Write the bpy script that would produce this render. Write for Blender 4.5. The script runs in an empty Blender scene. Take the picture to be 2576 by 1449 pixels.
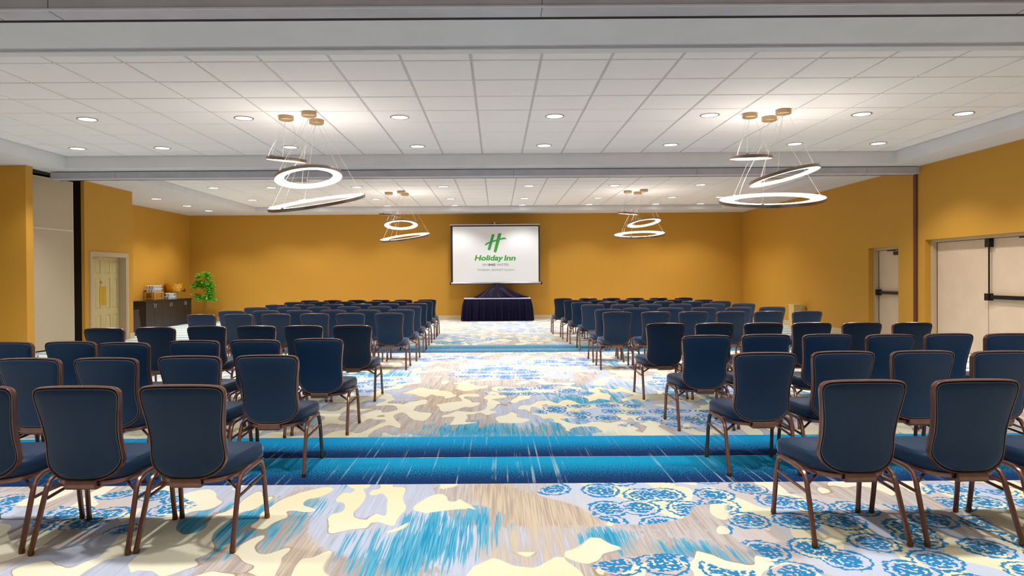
import bpy, math, random
from mathutils import Matrix, Vector
random.seed(7)
PI = math.pi
SC = bpy.context.scene
COL = SC.collection

# ------------------------------------------------------------------ camera, world, exposure
CAM_H = 1.436
cd = bpy.data.cameras.new('camera'); cam = bpy.data.objects.new('camera', cd); COL.objects.link(cam)
cd.sensor_width = 36.0; cd.sensor_fit = 'HORIZONTAL'
cd.lens = 1747.0 / 2576.0 * 36.0
cd.shift_x = (1288.0 - 1250.0) / 2576.0
cd.shift_y = (708.0 - 724.5) / 2576.0
cd.clip_start = 0.05; cd.clip_end = 200
cam.matrix_world = (Matrix.Translation((0, 0, CAM_H)) @ Matrix.Rotation(PI/2 - 0.0074, 4, 'X')
                    @ Matrix.Rotation(-0.0065, 4, 'Z'))
SC.camera = cam
wd = bpy.data.worlds.new('world'); SC.world = wd; wd.use_nodes = True
wd.node_tree.nodes['Background'].inputs[0].default_value = (0.6, 0.65, 0.7, 1)
wd.node_tree.nodes['Background'].inputs[1].default_value = 0.05
vs = SC.view_settings
vs.view_transform = 'Standard'; vs.look = 'None'; vs.gamma = 1.0; vs.use_curve_mapping = False
vs.exposure = 0.06
DOWN_W = (28.0, 225.0, 215.0, 135.0)   # power of each recessed downlight: added unseen rear rows, added unseen row by the nearer track, middle bay, far bay
RING_L = 4.2        # radiance of the ring pendants

# ------------------------------------------------------------------ dimensions of the hall
S = CAM_H + 2.088      # soffit height
T1 = CAM_H + 2.31      # tile height, first bay
T2 = CAM_H + 2.23      # tile height, second bay
XR = 8.22; YB = 23.2; XL2 = -10.25; XLN = -10.8; YF = -4.0
TOP = 4.05

# ------------------------------------------------------------------ node helper
class V:
    """a socket with arithmetic"""
    def __init__(s, nt, sock): s.nt = nt; s.k = sock
    def _m(s, op, b=None, c=None, clamp=False):
        n = s.nt.nodes.new('ShaderNodeMath'); n.operation = op; n.use_clamp = clamp
        for i, a in enumerate((s, b, c)):
            if a is None: continue
            if isinstance(a, V): s.nt.links.new(a.k, n.inputs[i])
            else: n.inputs[i].default_value = a
        return V(s.nt, n.outputs[0])
    def __add__(s, b): return s._m('ADD', b)
    __radd__ = __add__
    def __sub__(s, b): return s._m('SUBTRACT', b)
    def __mul__(s, b): return s._m('MULTIPLY', b)
    __rmul__ = __mul__
    def __truediv__(s, b): return s._m('DIVIDE', b)
    def rsub(s, a): return (s * -1.0) + a
    def abs(s): return s._m('ABSOLUTE')
    def max(s, b): return s._m('MAXIMUM', b)
    def min(s, b): return s._m('MINIMUM', b)
    def frac(s): return s._m('FRACT')
    def sqrt(s): return s._m('SQRT')
    def sat(s): return s._m('ADD', 0.0, clamp=True)
    def step(s, lo, hi):
        n = s.nt.nodes.new('ShaderNodeMapRange'); n.interpolation_type = 'SMOOTHSTEP'
        s.nt.links.new(s.k, n.inputs[0]); n.inputs[1].default_value = lo; n.inputs[2].default_value = hi
        return V(s.nt, n.outputs[0])

def lin(c):
    return tuple(((v/255.0)/12.92 if v/255.0 <= 0.04045 else ((v/255.0+0.055)/1.055)**2.4) for v in c[:3]) + (1.0,)

class NT:
    def __init__(s, name):
        s.mat = bpy.data.materials.new(name); s.mat.use_nodes = True
        s.nt = s.mat.node_tree; s.b = s.nt.nodes['Principled BSDF']
    def pos(s):
        g = s.nt.nodes.new('ShaderNodeNewGeometry'); p = s.nt.nodes.new('ShaderNodeSeparateXYZ')
        s.nt.links.new(g.outputs['Position'], p.inputs[0]); return [V(s.nt, o) for o in p.outputs]
    def objc(s):
        g = s.nt.nodes.new('ShaderNodeTexCoord'); p = s.nt.nodes.new('ShaderNodeSeparateXYZ')
        s.nt.links.new(g.outputs['Object'], p.inputs[0]); return [V(s.nt, o) for o in p.outputs]
    def comb(s, x, y, z=0.0):
        n = s.nt.nodes.new('ShaderNodeCombineXYZ')
        for i, a in enumerate((x, y, z)):
            if isinstance(a, V): s.nt.links.new(a.k, n.inputs[i])
            else: n.inputs[i].default_value = a
        return V(s.nt, n.outputs[0])
    def noise(s, vec, scale=1.0, detail=2.0, rough=0.5, dist=0.0):
        n = s.nt.nodes.new('ShaderNodeTexNoise'); s.nt.links.new(vec.k, n.inputs['Vector'])
        n.inputs['Scale'].default_value = scale; n.inputs['Detail'].default_value = detail
        n.inputs['Roughness'].default_value = rough; n.inputs['Distortion'].default_value = dist
        return V(s.nt, n.outputs[0])
    def voronoi(s, vec, scale, rnd=1.0):
        n = s.nt.nodes.new('ShaderNodeTexVoronoi'); n.voronoi_dimensions = '2D'
        s.nt.links.new(vec.k, n.inputs['Vector']); n.inputs['Scale'].default_value = scale
        n.inputs['Randomness'].default_value = rnd; return V(s.nt, n.outputs['Distance'])
    def mix(s, f, a, b, blend='MIX'):
        n = s.nt.nodes.new('ShaderNodeMix'); n.data_type = 'RGBA'; n.blend_type = blend
        if isinstance(f, V): s.nt.links.new(f.k, n.inputs[0])
        else: n.inputs[0].default_value = f
        for i, c in ((6, a), (7, b)):
            if isinstance(c, V): s.nt.links.new(c.k, n.inputs[i])
            else: n.inputs[i].default_value = c
        return V(s.nt, n.outputs[2])
    def color(s, c):
        if isinstance(c, V): s.nt.links.new(c.k, s.b.inputs['Base Color'])
        else: s.b.inputs['Base Color'].default_value = c
    def set(s, **k):
        for a, v in k.items():
            s.b.inputs[a.replace('_', ' ')].default_value = v
        return s
    def bump(s, h, strength, dist=0.01):
        n = s.nt.nodes.new('ShaderNodeBump'); s.nt.links.new(h.k, n.inputs['Height'])
        n.inputs['Strength'].default_value = strength; n.inputs['Distance'].default_value = dist
        s.nt.links.new(n.outputs[0], s.b.inputs['Normal'])

M = {}
def plain(key, rgb, rough=0.5, metal=0.0, var=0.06, scale=30.0, **kw):
    t = NT(key); x, y, z = t.objc()
    n = t.noise(t.comb(x, y, z), scale, 3.0)
    c = lin(rgb)
    lo = tuple(v*(1-var) for v in c[:3]) + (1,); hi = tuple(min(1, v*(1+var)) for v in c[:3]) + (1,)
    t.color(t.mix(n.step(0.3, 0.7), lo, hi)); t.set(Roughness=rough, Metallic=metal, **kw)
    M[key] = t.mat; return t

def wall_mat(key, rgb):
    t = NT(key); x, y, z = t.pos()
    u = x + y
    weave = t.noise(t.comb(u*60.0, z*260.0), 1.0, 2.0)
    blot = t.noise(t.comb(x, y, z), 0.7, 2.0)
    c = lin(rgb)
    a = tuple(v*0.92 for v in c[:3]) + (1,); b = tuple(v*1.06 for v in c[:3]) + (1,)
    col = t.mix(weave.step(0.25, 0.75), a, b)
    col = t.mix(blot.step(0.3, 0.8)*0.12, col, tuple(v*0.8 for v in c[:3]) + (1,))
    seam = ((u/1.37).frac() - 0.5).abs().step(0.4975, 0.4995)
    col = t.mix(seam*0.35, col, tuple(v*0.55 for v in c[:3]) + (1,))
    t.color(col); t.set(Roughness=0.55); t.b.inputs['Specular IOR Level'].default_value = 0.25
    t.bump(weave, 0.12, 0.002); M[key] = t.mat

wall_mat('ochre', (201, 148, 54))
plain('soffit', (226, 226, 230), 0.6, var=0.02, scale=3)
t = plain('tile', (244, 241, 241), 0.85, var=0.03, scale=90)
plain('gridbar', (196, 196, 194), 0.5, var=0.02)
plain('track', (192, 191, 200), 0.45, 0.1, var=0.05, scale=4)
plain('slot', (14, 13, 14), 0.8)
plain('pocket', (44, 22, 12), 0.8)  # ochre walls in shade: the darkness is put into this colour
plain('baseboard', (205, 188, 150), 0.5, var=0.03)
plain('door_tan', (214, 190, 162), 0.45, var=0.03, scale=4)
plain('door_cream', (205, 184, 128), 0.45, var=0.03, scale=6)
plain('frame_tan', (196, 174, 142), 0.4, var=0.03)
plain('black_metal', (22, 20, 22), 0.35, 0.4)
plain('maroon', (96, 42, 14), 0.5)
plain('brass', (205, 168, 40), 0.35, 0.35)
plain('panel_fab', (200, 180, 150), 0.8, var=0.04, scale=60)
plain('panel_trim', (226, 214, 194), 0.4)
t = plain('navy', (27, 50, 77), 0.42, var=0.16, scale=260)
t.b.inputs['Sheen Weight'].default_value = 0.9; t.b.inputs['Sheen Roughness'].default_value = 0.26
t.b.inputs['Sheen Tint'].default_value = (0.5, 0.65, 0.95, 1); t.b.inputs['Specular IOR Level'].default_value = 0.32; t.b.inputs['Specular Tint'].default_value = (0.7, 0.82, 1.0, 1)
plain('piping', (84, 92, 104), 0.6)
plain('bronze', (132, 95, 84), 0.24, 0.6, var=0.06, scale=20)
plain('bracket', (128, 96, 80), 0.35, 0.5)
plain('glide', (120, 80, 40), 0.35, 0.7)
t = plain('skirt', (14, 10, 40), 0.7, var=0.1); t.b.inputs['Specular IOR Level'].default_value = 0.15
t = plain('drape', (22, 9, 38), 0.4, var=0.1); t.b.inputs['Specular IOR Level'].default_value = 0.1
plain('table_white', (205, 200, 230), 0.7)
plain('screen', (228, 230, 232), 0.8, var=0.01)
plain('screen_black', (24, 18, 20), 0.6)
plain('silver', (190, 190, 196), 0.25, 0.9)
plain('logo_green', (62, 158, 60), 0.7, var=0.02)
plain('text_grey', (128, 128, 134), 0.7)
plain('text_dark', (74, 74, 78), 0.7)
plain('text_pale', (124, 182, 118), 0.7)
plain('espresso', (30, 21, 22), 0.45, var=0.25, scale=8)
plain('bamboo', (206, 158, 92), 0.5)
plain('juice', (255, 172, 12), 0.3, var=0.05)
plain('slice', (255, 210, 90), 0.5, var=0.2, scale=60)
plain('wood_stem', (170, 118, 62), 0.7, var=0.2)
plain('soil', (60, 44, 30), 0.9)
plain('pot', (70, 44, 30), 0.5)
plain('bin', (34, 24, 36), 0.5)
plain('canopy', (178, 150, 112), 0.35, 0.6, var=0.05)
plain('hoop', (150, 134, 120), 0.28, 0.85)
plain('wire', (225, 215, 205), 0.35, 0.4)
plain('beige_box', (214, 186, 126), 0.6)
plain('vent', (205, 200, 184), 0.5)
g = NT('glass'); g.set(Roughness=0.05, IOR=1.3); g.color((0.95, 0.97, 1, 1))
g.b.inputs['Transmission Weight'].default_value = 0.55; M['glass'] = g.mat
g = NT('clear'); g.set(Roughness=0.03, IOR=1.15); g.color((1, 0.96, 0.9, 1))
g.b.inputs['Transmission Weight'].default_value = 1.0; M['clear'] = g.mat
t = NT('leaf'); x, y, z = t.objc(); n = t.noise(t.comb(x, y, z), 26.0, 1.0)
t.color(t.mix(n.step(0.35, 0.65), lin((18, 112, 10)), lin((130, 232, 62)))); t.set(Roughness=0.4)
M['leaf'] = t.mat
def emit(key, rgb, st):
    t = NT(key); t.color((0.8, 0.8, 0.8, 1)); t.set(Roughness=0.4)
    t.b.inputs['Emission Color'].default_value = rgb; t.b.inputs['Emission Strength'].default_value = st
    M[key] = t.mat; return t
emit('lens', (0.95, 0.98, 1.0, 1), 4.0)
t = emit('ring_glow', (1.0, 0.9, 0.8, 1), RING_L)

# ------------------------------------------------------------------ carpet
def carpet():
    t = NT('carpet'); x, y, z = t.pos()
    wx = t.noise(t.comb(x, y, 3.0), 1.3, 1.0) - 0.5
    wy = t.noise(t.comb(x, y, 9.0), 1.3, 1.0) - 0.5
    fine = t.noise(t.comb(x*3.0, y*2.0, 1.0), 70.0, 2.0)
    rag = (t.noise(t.comb(x*60.0, y*14.0, 4.0), 1.0, 1.0) - 0.5)
    # islands on a cream ground
    n1 = t.noise(t.comb(x*3.9 + 3.1, y*2.05 + 1.7, 0.0), 1.0, 1.2, 0.42, 0.45)
    far = y.step(6.0, 14.0)
    isl = (n1 + far*0.02 + rag*0.006).step(0.478, 0.484)
    edge = isl * (n1 + far*0.02).step(0.500, 0.489)
    side = t.noise(t.comb(x*1.1, y*0.8, 21.0), 1.0, 1.0).step(0.46, 0.52)
    s1 = t.noise(t.comb(x*26.0, y*1.1, 5.0), 1.0, 2.0, 0.6)
    s2 = t.noise(t.comb(x*125.0, y*2.2, 8.0), 1.0, 1.0)
    st = s1*0.5 + s2*0.5
    r1 = t.noise(t.comb(x*0.75, y*0.42, 13.0), 1.0, 1.0)
    r2 = t.noise(t.comb(x*0.9 + 5.0, y*0.5, 17.0), 1.0, 1.0)
    cream = t.mix(t.noise(t.comb(x, y, 2.0), 0.8, 1.0).step(0.35, 0.65), lin((244, 240, 214)), lin((240, 231, 192)))
    taupe = t.mix(st.step(0.36, 0.62), lin((180, 166, 155)), lin((210, 202, 195)))
    pale = t.mix(st.step(0.4, 0.6), lin((198, 208, 226)), lin((190, 194, 206)))
    gold = t.mix(st.step(0.38, 0.58), lin((176, 138, 78)), lin((214, 198, 172)))
    teal = t.mix(s2.step(0.35, 0.65), lin((34, 146, 188)), lin((104, 182, 208)))
    def ell(cx, cy, rx, ry, w=0.55):
        dx = (x + wx*w - cx)/rx; dy = (y + wy*w*1.6 - cy)/ry
        return (dx*dx + dy*dy).sqrt().rsub(1.0)
    ic = t.mix((r2 + rag*0.05).step(0.50, 0.515), taupe, pale)
    g_f = ell(0.22, 4.2, 0.42, 1.1).max(ell(-0.6, 8.4, 0.4, 0.9)).max((r1.rsub(1.0) - 0.68)*4.0)
    ic = t.mix(g_f.step(0.0, 0.25) * st.step(0.36, 0.60), ic, gold)
    te_f = ell(-0.38, 3.78, 0.48, 0.55).max(ell(-1.5, 4.0, 0.45, 0.6)).max(ell(-0.15, 6.5, 0.7, 0.5))
    te_f = te_f.max(ell(0.62, 3.85, 0.2, 0.3)).max(ell(1.0, 3.55, 0.24, 0.3)).max((r1 - 0.56)*3.5)
    tm = (te_f.sat()*0.8 + (st - 0.5)*3.4).step(0.14, 0.34) * te_f.step(-0.02, 0.06)
    patch = (ell(-0.35, 3.72, 0.5, 0.5).max(ell(0.2, 4.35, 0.45, 0.75)).max(ell(-0.1, 6.45, 0.8, 0.45))).step(0.0, 0.05)
    isl = isl.max(patch)
    ic = t.mix(tm, ic, teal)
    col = t.mix(isl, cream, ic)
    col = t.mix(edge*side*patch.rsub(1.0)*0.75, col, lin((176, 146, 104)))
    # rosettes
    ro_f = ell(1.05, 4.52, 0.85, 0.34)
    for e in ((2.05, 3.75, 0.85, 0.72), (-2.35, 4.25, 0.5, 0.5), (0.0, 10.3, 0.75, 0.75), (1.05, 7.35, 0.65, 0.6),
              (0.45, 8.6, 0.65, 0.42), (2.2, 7.0, 0.7, 0.5), (-2.0, 9.4, 0.7, 0.8), (3.2, 4.3, 0.5, 0.4),
              (0.95, 3.35, 0.5, 0.25), (-3.6, 4.4, 0.6, 0.5), (2.7, 9.2, 0.8, 0.8), (-3.0, 7.2, 0.6, 0.5),
              (1.2, 11.6, 0.6, 0.6), (-0.9, 12.2, 0.7, 0.5), (-1.2, 16.5, 0.9, 0.8), (1.0, 18.5, 1.0, 0.9), (0.2, 20.4, 1.2, 0.7)):
        ro_f = ro_f.max(ell(*e))
    vd = t.voronoi(t.comb(x + wx*0.06 + rag*0.02, y*0.9 + wy*0.06), 3.7, 0.62)
    jit = (t.noise(t.comb(x, y, 6.0), 30.0, 1.0) - 0.5)*0.22
    v2 = vd + jit
    ros = v2.step(0.335, 0.31).max(v2.step(0.395, 0.415)*v2.step(0.485, 0.465))
    ros = ros * t.noise(t.comb(x, y, 4.0), 46.0, 0.0).step(0.62, 0.58).max(v2.step(0.36, 0.40))
    rm = (ro_f + rag*0.05).step(0.0, 0.05)
    under = t.mix(r2.step(0.45, 0.5), lin((214, 204, 198)), lin((206, 216, 232)))
    col = t.mix(rm*isl*0.8, col, under)
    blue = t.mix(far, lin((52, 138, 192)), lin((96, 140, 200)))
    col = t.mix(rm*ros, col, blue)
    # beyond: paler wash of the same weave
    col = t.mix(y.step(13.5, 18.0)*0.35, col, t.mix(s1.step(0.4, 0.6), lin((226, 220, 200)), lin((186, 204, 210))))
    # cross bands under the folding-wall tracks
    spk = t.noise(t.comb(x*1.5, y*0.7, 5.0), 85.0, 2.0, 0.7)
    thr = t.noise(t.comb(x*46.0, y*0.5, 31.0), 1.0, 1.0).step(0.60, 0.68) * t.noise(t.comb(x*5.0, y*2.0, 3.0), 1.0).step(0.4, 0.6)
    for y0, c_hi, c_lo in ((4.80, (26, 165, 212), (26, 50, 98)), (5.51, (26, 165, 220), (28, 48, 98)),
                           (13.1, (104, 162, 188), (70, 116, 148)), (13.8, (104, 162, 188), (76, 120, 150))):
        f = (y - y0)/0.705
        m = (f + 0.0).step(-0.004, 0.004) * f.step(1.004, 0.996)
        bc = t.mix((f*1.15 + (spk - 0.5)*2.2).step(0.22, 0.92), lin(c_lo), lin(c_hi))
        bc = t.mix(thr*0.6, bc, lin((176, 205, 214)))
        line = f.step(0.02, 0.0)*0.5
        bc = t.mix(line, bc, lin((14, 26, 50)))
        col = t.mix(m, col, bc)
    # threads of teal running out of the band
    run = (y - 6.215)/0.55
    rmk = run.step(0.0, 0.01) * run.step(1.0, 0.9) * (st + (run*-0.35)).step(0.36, 0.46) * x.step(1.4, 0.6) * x.step(-1.6, -0.6)
    col = t.mix(rmk*0.75, col, lin((60, 170, 210)))
    # striped border along the side walls
    bd = (x + 0.2).abs().step(6.55, 6.6)
    fb = ((y - 0.55)/0.705).frac()
    bcol = t.mix((fb + (spk - 0.5)*0.8).step(0.0, 0.55), lin((140, 170, 176)), lin((222, 234, 230)))
    bcol = t.mix(fb.step(0.06, 0.0), bcol, lin((90, 110, 120)))
    col = t.mix(bd, col, bcol)
    col = t.mix(fine.step(0.3, 0.75)*0.22, col, t.mix(0.5, col, (0.02, 0.02, 0.02, 1)))
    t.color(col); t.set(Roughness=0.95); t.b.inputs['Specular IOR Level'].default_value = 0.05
    t.bump(fine, 0.25, 0.006); M['carpet'] = t.mat
carpet()

# ------------------------------------------------------------------ mesh helpers
class MB:
    def __init__(s): s.v = []; s.f = []
    def box(s, a, b):
        (x0, y0, z0), (x1, y1, z1) = a, b
        n = len(s.v)
        s.v += [(x0,y0,z0),(x1,y0,z0),(x1,y1,z0),(x0,y1,z0),(x0,y0,z1),(x1,y0,z1),(x1,y1,z1),(x0,y1,z1)]
        s.f += [tuple(n+i for i in q) for q in ((0,3,2,1),(4,5,6,7),(0,1,5,4),(1,2,6,5),(2,3,7,6),(3,0,4,7))]
        return s
    def tube(s, pts, r, n=8, closed=False, rx=None):
        """round (or oval) tube along pts"""
        P = [Vector(p) for p in pts]; base = len(s.v); k = len(P)
        up = None
        for i, p in enumerate(P):
            if closed: d = P[(i+1) % k] - P[i-1]
            else: d = P[min(i+1, k-1)] - P[max(i-1, 0)]
            d.normalize()
            if up is None:
                up = Vector((0, 0, 1)) if abs(d.z) < 0.9 else Vector((1, 0, 0))
            a = d.cross(up)
            if a.length < 1e-6: a = d.orthogonal()
            a.normalize(); up = a.cross(d).normalized()
            rr = r[i] if isinstance(r, (list, tuple)) else r
            for j in range(n):
                t = 2*PI*j/n
                s.v.append(tuple(p + a*math.cos(t)*rr + up*math.sin(t)*rr))
        m = k if closed else k-1
        for i in range(m):
            for j in range(n):
                a0 = base+i*n+j; a1 = base+i*n+(j+1) % n; b0 = base+((i+1) % k)*n+j; b1 = base+((i+1) % k)*n+(j+1) % n
                s.f.append((a0, a1, b1, b0))
        if not closed:
            s.f.append(tuple(base+j for j in range(n))[::-1]); s.f.append(tuple(base+(k-1)*n+j for j in range(n)))
        return s
    def lathe(s, prof, n=24, c=(0, 0, 0), cap0=True, cap1=True):
        base = len(s.v)
        for r, z in prof:
            for j in range(n):
                t = 2*PI*j/n; s.v.append((c[0]+r*math.cos(t), c[1]+r*math.sin(t), c[2]+z))
        for i in range(len(prof)-1):
            for j in range(n):
                a = base+i*n+j; b = base+i*n+(j+1) % n
                s.f.append((a, b, b+n, a+n))
        if cap0: s.f.append(tuple(base+j for j in range(n))[::-1])
        if cap1: s.f.append(tuple(base+(len(prof)-1)*n+j for j in range(n)))
        return s
    def rings(s, loops, cap0=True, cap1=True):
        """bridge successive closed loops of equal length"""
        base = len(s.v); n = len(loops[0])
        for l in loops: s.v += [tuple(p) for p in l]
        for i in range(len(loops)-1):
            for j in range(n):
                a = base+i*n+j; b = base+i*n+(j+1) % n
                s.f.append((a, b, b+n, a+n))
        if cap0: s.f.append(tuple(base+j for j in range(n))[::-1])
        if cap1: s.f.append(tuple(base+(len(loops)-1)*n+j for j in range(n)))
        return s
    def mesh(s, name, mat, smooth=False):
        me = bpy.data.meshes.new(name); me.from_pydata(s.v, [], s.f); me.update()
        me.materials.append(M[mat])
        if smooth:
            me.polygons.foreach_set('use_smooth', [True]*len(me.polygons))
            try: me.set_sharp_from_angle(angle=math.radians(40))
            except Exception: pass
        return me
    def build(s, name, mat, parent=None, smooth=False, loc=None):
        return obj(name, s.mesh(name, mat, smooth), parent, loc)

def obj(name, me, parent=None, loc=None, rot=None):
    o = bpy.data.objects.new(name, me); COL.objects.link(o)
    if parent is not None: o.parent = parent
    if loc is not None: o.location = loc
    if rot is not None: o.rotation_euler = rot
    return o
def empty(name, loc=(0, 0, 0), rz=0.0):
    o = bpy.data.objects.new(name, None); COL.objects.link(o); o.location = loc; o.rotation_euler = (0, 0, rz)
    o.empty_display_size = 0.1
    return o
def tag(o, label=None, cat=None, group=None, kind=None):
    if label: o['label'] = label
    if cat: o['category'] = cat
    if group: o['group'] = group
    if kind: o['kind'] = kind
    return o
def struct(o, label, cat): return tag(o, label, cat, kind='structure')
def copy_tree(o, parent=None):
    c = o.copy(); COL.objects.link(c)
    if parent is not None: c.parent = parent
    for ch in list(o.children): copy_tree(ch, c)
    return c

# ------------------------------------------------------------------ floor
fl = MB().box((XLN-0.4, YF-0.3, -0.1), (XR+0.6, YB+0.3, 0.0)).build('floor', 'carpet')
struct(fl, 'patterned carpet with cream, taupe, teal and blue rosettes and two blue bands', 'floor')

# ------------------------------------------------------------------ walls
struct(MB().box((XL2-0.3, YB, 0), (XR+0.4, YB+0.25, TOP)).build('wall_back', 'ochre'),
       'ochre wallcovered end wall behind the projection screen', 'wall')
# right wall with its two door openings
D2 = (14.22, 15.36, 2.00); D3 = (10.46, 13.33, 2.08)
w = MB()
w.box((XR, YF, 0), (XR+0.4, D3[0], TOP)); w.box((XR, D3[0], D3[2]), (XR+0.4, D3[1], TOP))
w.box((XR, D3[1], 0), (XR+0.4, D2[0], TOP)); w.box((XR, D2[0], D2[2]), (XR+0.4, D2[1], TOP))
w.box((XR, D2[1], 0), (XR+0.4, YB, TOP))
struct(w.build('wall_right', 'ochre'), 'ochre wall with a double exit door and a single exit door', 'wall')
# left: near part, pier, pocket, door wall, recess
struct(MB().box((XLN-0.3, YF, 0), (XLN, 12.7, TOP)).build('wall_left', 'ochre'),
       'ochre side wall ahead of the folding-wall pier', 'wall')
struct(MB().box((XLN-0.3, 12.7, 0), (-8.6, 12.9, TOP)).build('wall_left_pier', 'ochre'),
       'ochre pier in front of the folding-wall pocket', 'wall')
w = MB().box((XLN-0.3, 12.9, 0), (XLN, 14.95, TOP)).box((XLN, 14.85, 0), (-8.82, 14.95, TOP)).box((XLN, 12.9, S-0.012), (-8.76, 14.85, S)).box((XLN, 12.9, 0), (-8.75, 12.92, S-0.012))  # pocket walls and ceiling lining, painted dark brown to stand for shade
struct(w.build('wall_left_pocket', 'pocket'), 'inside of the folding-wall pocket, its shade painted on in dark brown', 'wall')
D1 = (14.98, 16.42, 1.98)
w = MB()
w.box((-8.82, 14.75, 0), (-8.75, D1[0], TOP)); w.box((-9.07, 14.95, 0), (-8.82, D1[0], TOP)); w.box((-9.07, D1[0], D1[2]), (-8.75, D1[1], TOP))
w.box((-9.07, D1[1], 0), (-8.75, 16.7, TOP)); w.box((-10.5, 16.5, 0), (-9.07, 16.7, TOP))
struct(w.build('wall_left_door', 'ochre'), 'ochre wall with panelled cream double door beside the pocket', 'wall')
struct(MB().box((XL2-0.3, 16.7, 0), (XL2, YB, TOP)).build('wall_left_recess', 'ochre'),
       'ochre recessed wall behind the sideboard', 'wall')
struct(MB().box((XLN-0.3, YF-0.25, 0), (XR+0.4, YF, TOP)).build('wall_rear', 'ochre'), 'ochre wall at the rear of the hall', 'wall')

def base(name, boxes, lab):
    m = MB()
    for a, b in boxes: m.box(a, b)
    struct(m.build(name, 'baseboard'), lab, 'baseboard')
BH = 0.14
base('baseboard_back', [((XL2, YB-0.018, 0), (XR, YB, BH))], 'beige baseboard along the wall behind the screen')
base('baseboard_right', [((XR-0.018, YF, 0), (XR, D3[0]-0.02, BH)), ((XR-0.018, D3[1]+0.02, 0), (XR, D2[0]-0.02, BH)),
     ((XR-0.018, D2[1]+0.02, 0), (XR, YB-0.018, BH))], 'beige baseboard along the wall with the exit doors')
base('baseboard_left', [((XLN, 12.682, 0), (-8.6, 12.7, BH)), ((-8.6, 12.682, 0), (-8.582, 12.9, BH)),
     ((-8.75, 16.50, 0), (-8.732, 16.72, BH)), ((XL2, 16.7, 0), (XL2+0.018, YB-0.018, BH))],
     'beige baseboard along pier and recess')
# ------------------------------------------------------------------ ceiling
m = MB()
m.box((XLN, 4.3, S), (XR, 6.29, TOP-0.1)).box((XLN, 6.44, S+0.012), (XR, 6.57, TOP-0.1))
m.box((XLN, 6.57, S), (-8.10, 13.1, TOP-0.1)).box((7.53, 6.57, S), (XR, 13.1, TOP-0.1))
m.box((XLN, 13.1, S), (XR, 14.5, TOP-0.1))
m.box((XLN, 14.5, S), (-7.62, YB, TOP-0.1)).box((7.14, 14.5, S), (XR, YB, TOP-0.1)).box((-7.62, 22.0, S), (7.14, YB, TOP-0.1))
m.box((XLN, YF, S), (XR, -3.2, TOP-0.1)).box((XLN, -3.2, S), (-8.1, 4.3, TOP-0.1)).box((7.53, -3.2, S), (XR, 4.3, TOP-0.1))
ceil = m.build('ceiling', 'soffit')
struct(ceil, 'white plaster soffits around trays of square acoustic ceiling tiles', 'ceiling')
MB().box((XLN, 6.29, S+0.03), (XR, 6.44, TOP-0.1)).build('soffit_metal_strip', 'track', ceil)  # set-back strip in its own slightly grey metal
MB().box((-8.1, -3.2, T1), (7.53, 4.3, T1+0.05)).build('ceiling_panel', 'tile', ceil)
MB().box((XLN-0.3, YF-0.25, TOP-0.1), (XR+0.4, YB+0.25, TOP+0.1)).build('ceiling_slab', 'soffit', ceil)

def lines(lo, hi, start, p):
    k0 = math.ceil((lo-start)/p - 1e-6); out = [lo]
    k = k0
    while start+k*p < hi-1e-6:
        if start+k*p > lo+0.03: out.append(start+k*p)
        k += 1
    out.append(hi); return out
tile_cache = {}
def tile_mesh(w, d):
    k = (round(w, 3), round(d, 3))
    if k in tile_cache: return tile_cache[k]
    h = 0.008; g = 0.013
    m = MB(); W = w/2-g; D = d/2-g
    lp = lambda a, b, z: [(-a, -b, z), (a, -b, z), (a, b, z), (-a, b, z)]
    m.rings([lp(W, D, 0.024), lp(W, D, 0.006), lp(W-h, D-h, 0.0)], True, True)
    m.f = [f[::-1] for f in m.f]
    tile_cache[k] = m.mesh('ceiling_tile', 'tile'); return tile_cache[k]
def tray(xl, xh, yl, yh, x0, px, y0, py, z, individual_to):
    X = lines(xl, xh, x0, px); Y = lines(yl, yh, y0, py)
    rest = MB()
    for i in range(len(X)-1):
        for j in range(len(Y)-1):
            w_ = X[i+1]-X[i]; d_ = Y[j+1]-Y[j]
            if w_ < 0.06 or d_ < 0.06: continue
            c = ((X[i]+X[i+1])/2, (Y[j]+Y[j+1])/2, z + random.uniform(-0.0015, 0.0015))
            if Y[j] < individual_to:
                o = obj('ceiling_tile', tile_mesh(w_, d_), ceil, c)
            else:
                me = tile_mesh(w_, d_); n = len(rest.v)
                rest.v += [(v.co.x+c[0], v.co.y+c[1], v.co.z+c[2]) for v in me.vertices]
                rest.f += [tuple(n+k for k in p.vertices) for p in me.polygons]
    if rest.v: tag(rest.build('ceiling_tile_field', 'tile', ceil), kind='stuff')
    g = MB()
    for x in X[1:-1]: g.box((x-0.012, yl, z+0.010), (x+0.012, yh, z+0.05))
    for y in Y[1:-1]: g.box((xl, y-0.012, z+0.011), (xh, y+0.012, z+0.051))
    g.build('ceiling_grid', 'gridbar', ceil)
    MB().box((xl, yl, z+0.06), (xh, yh, z+0.08)).build('ceiling_backing', 'gridbar', ceil)
tray(-8.10, 7.53, 6.57, 13.1, -0.259, 0.744, 7.446-0.743, 0.743, T1, 99)
tray(-7.62, 7.14, 14.5, 22.0, -0.25, 0.709, 14.86, 0.709, T2, 16.9)

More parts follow.
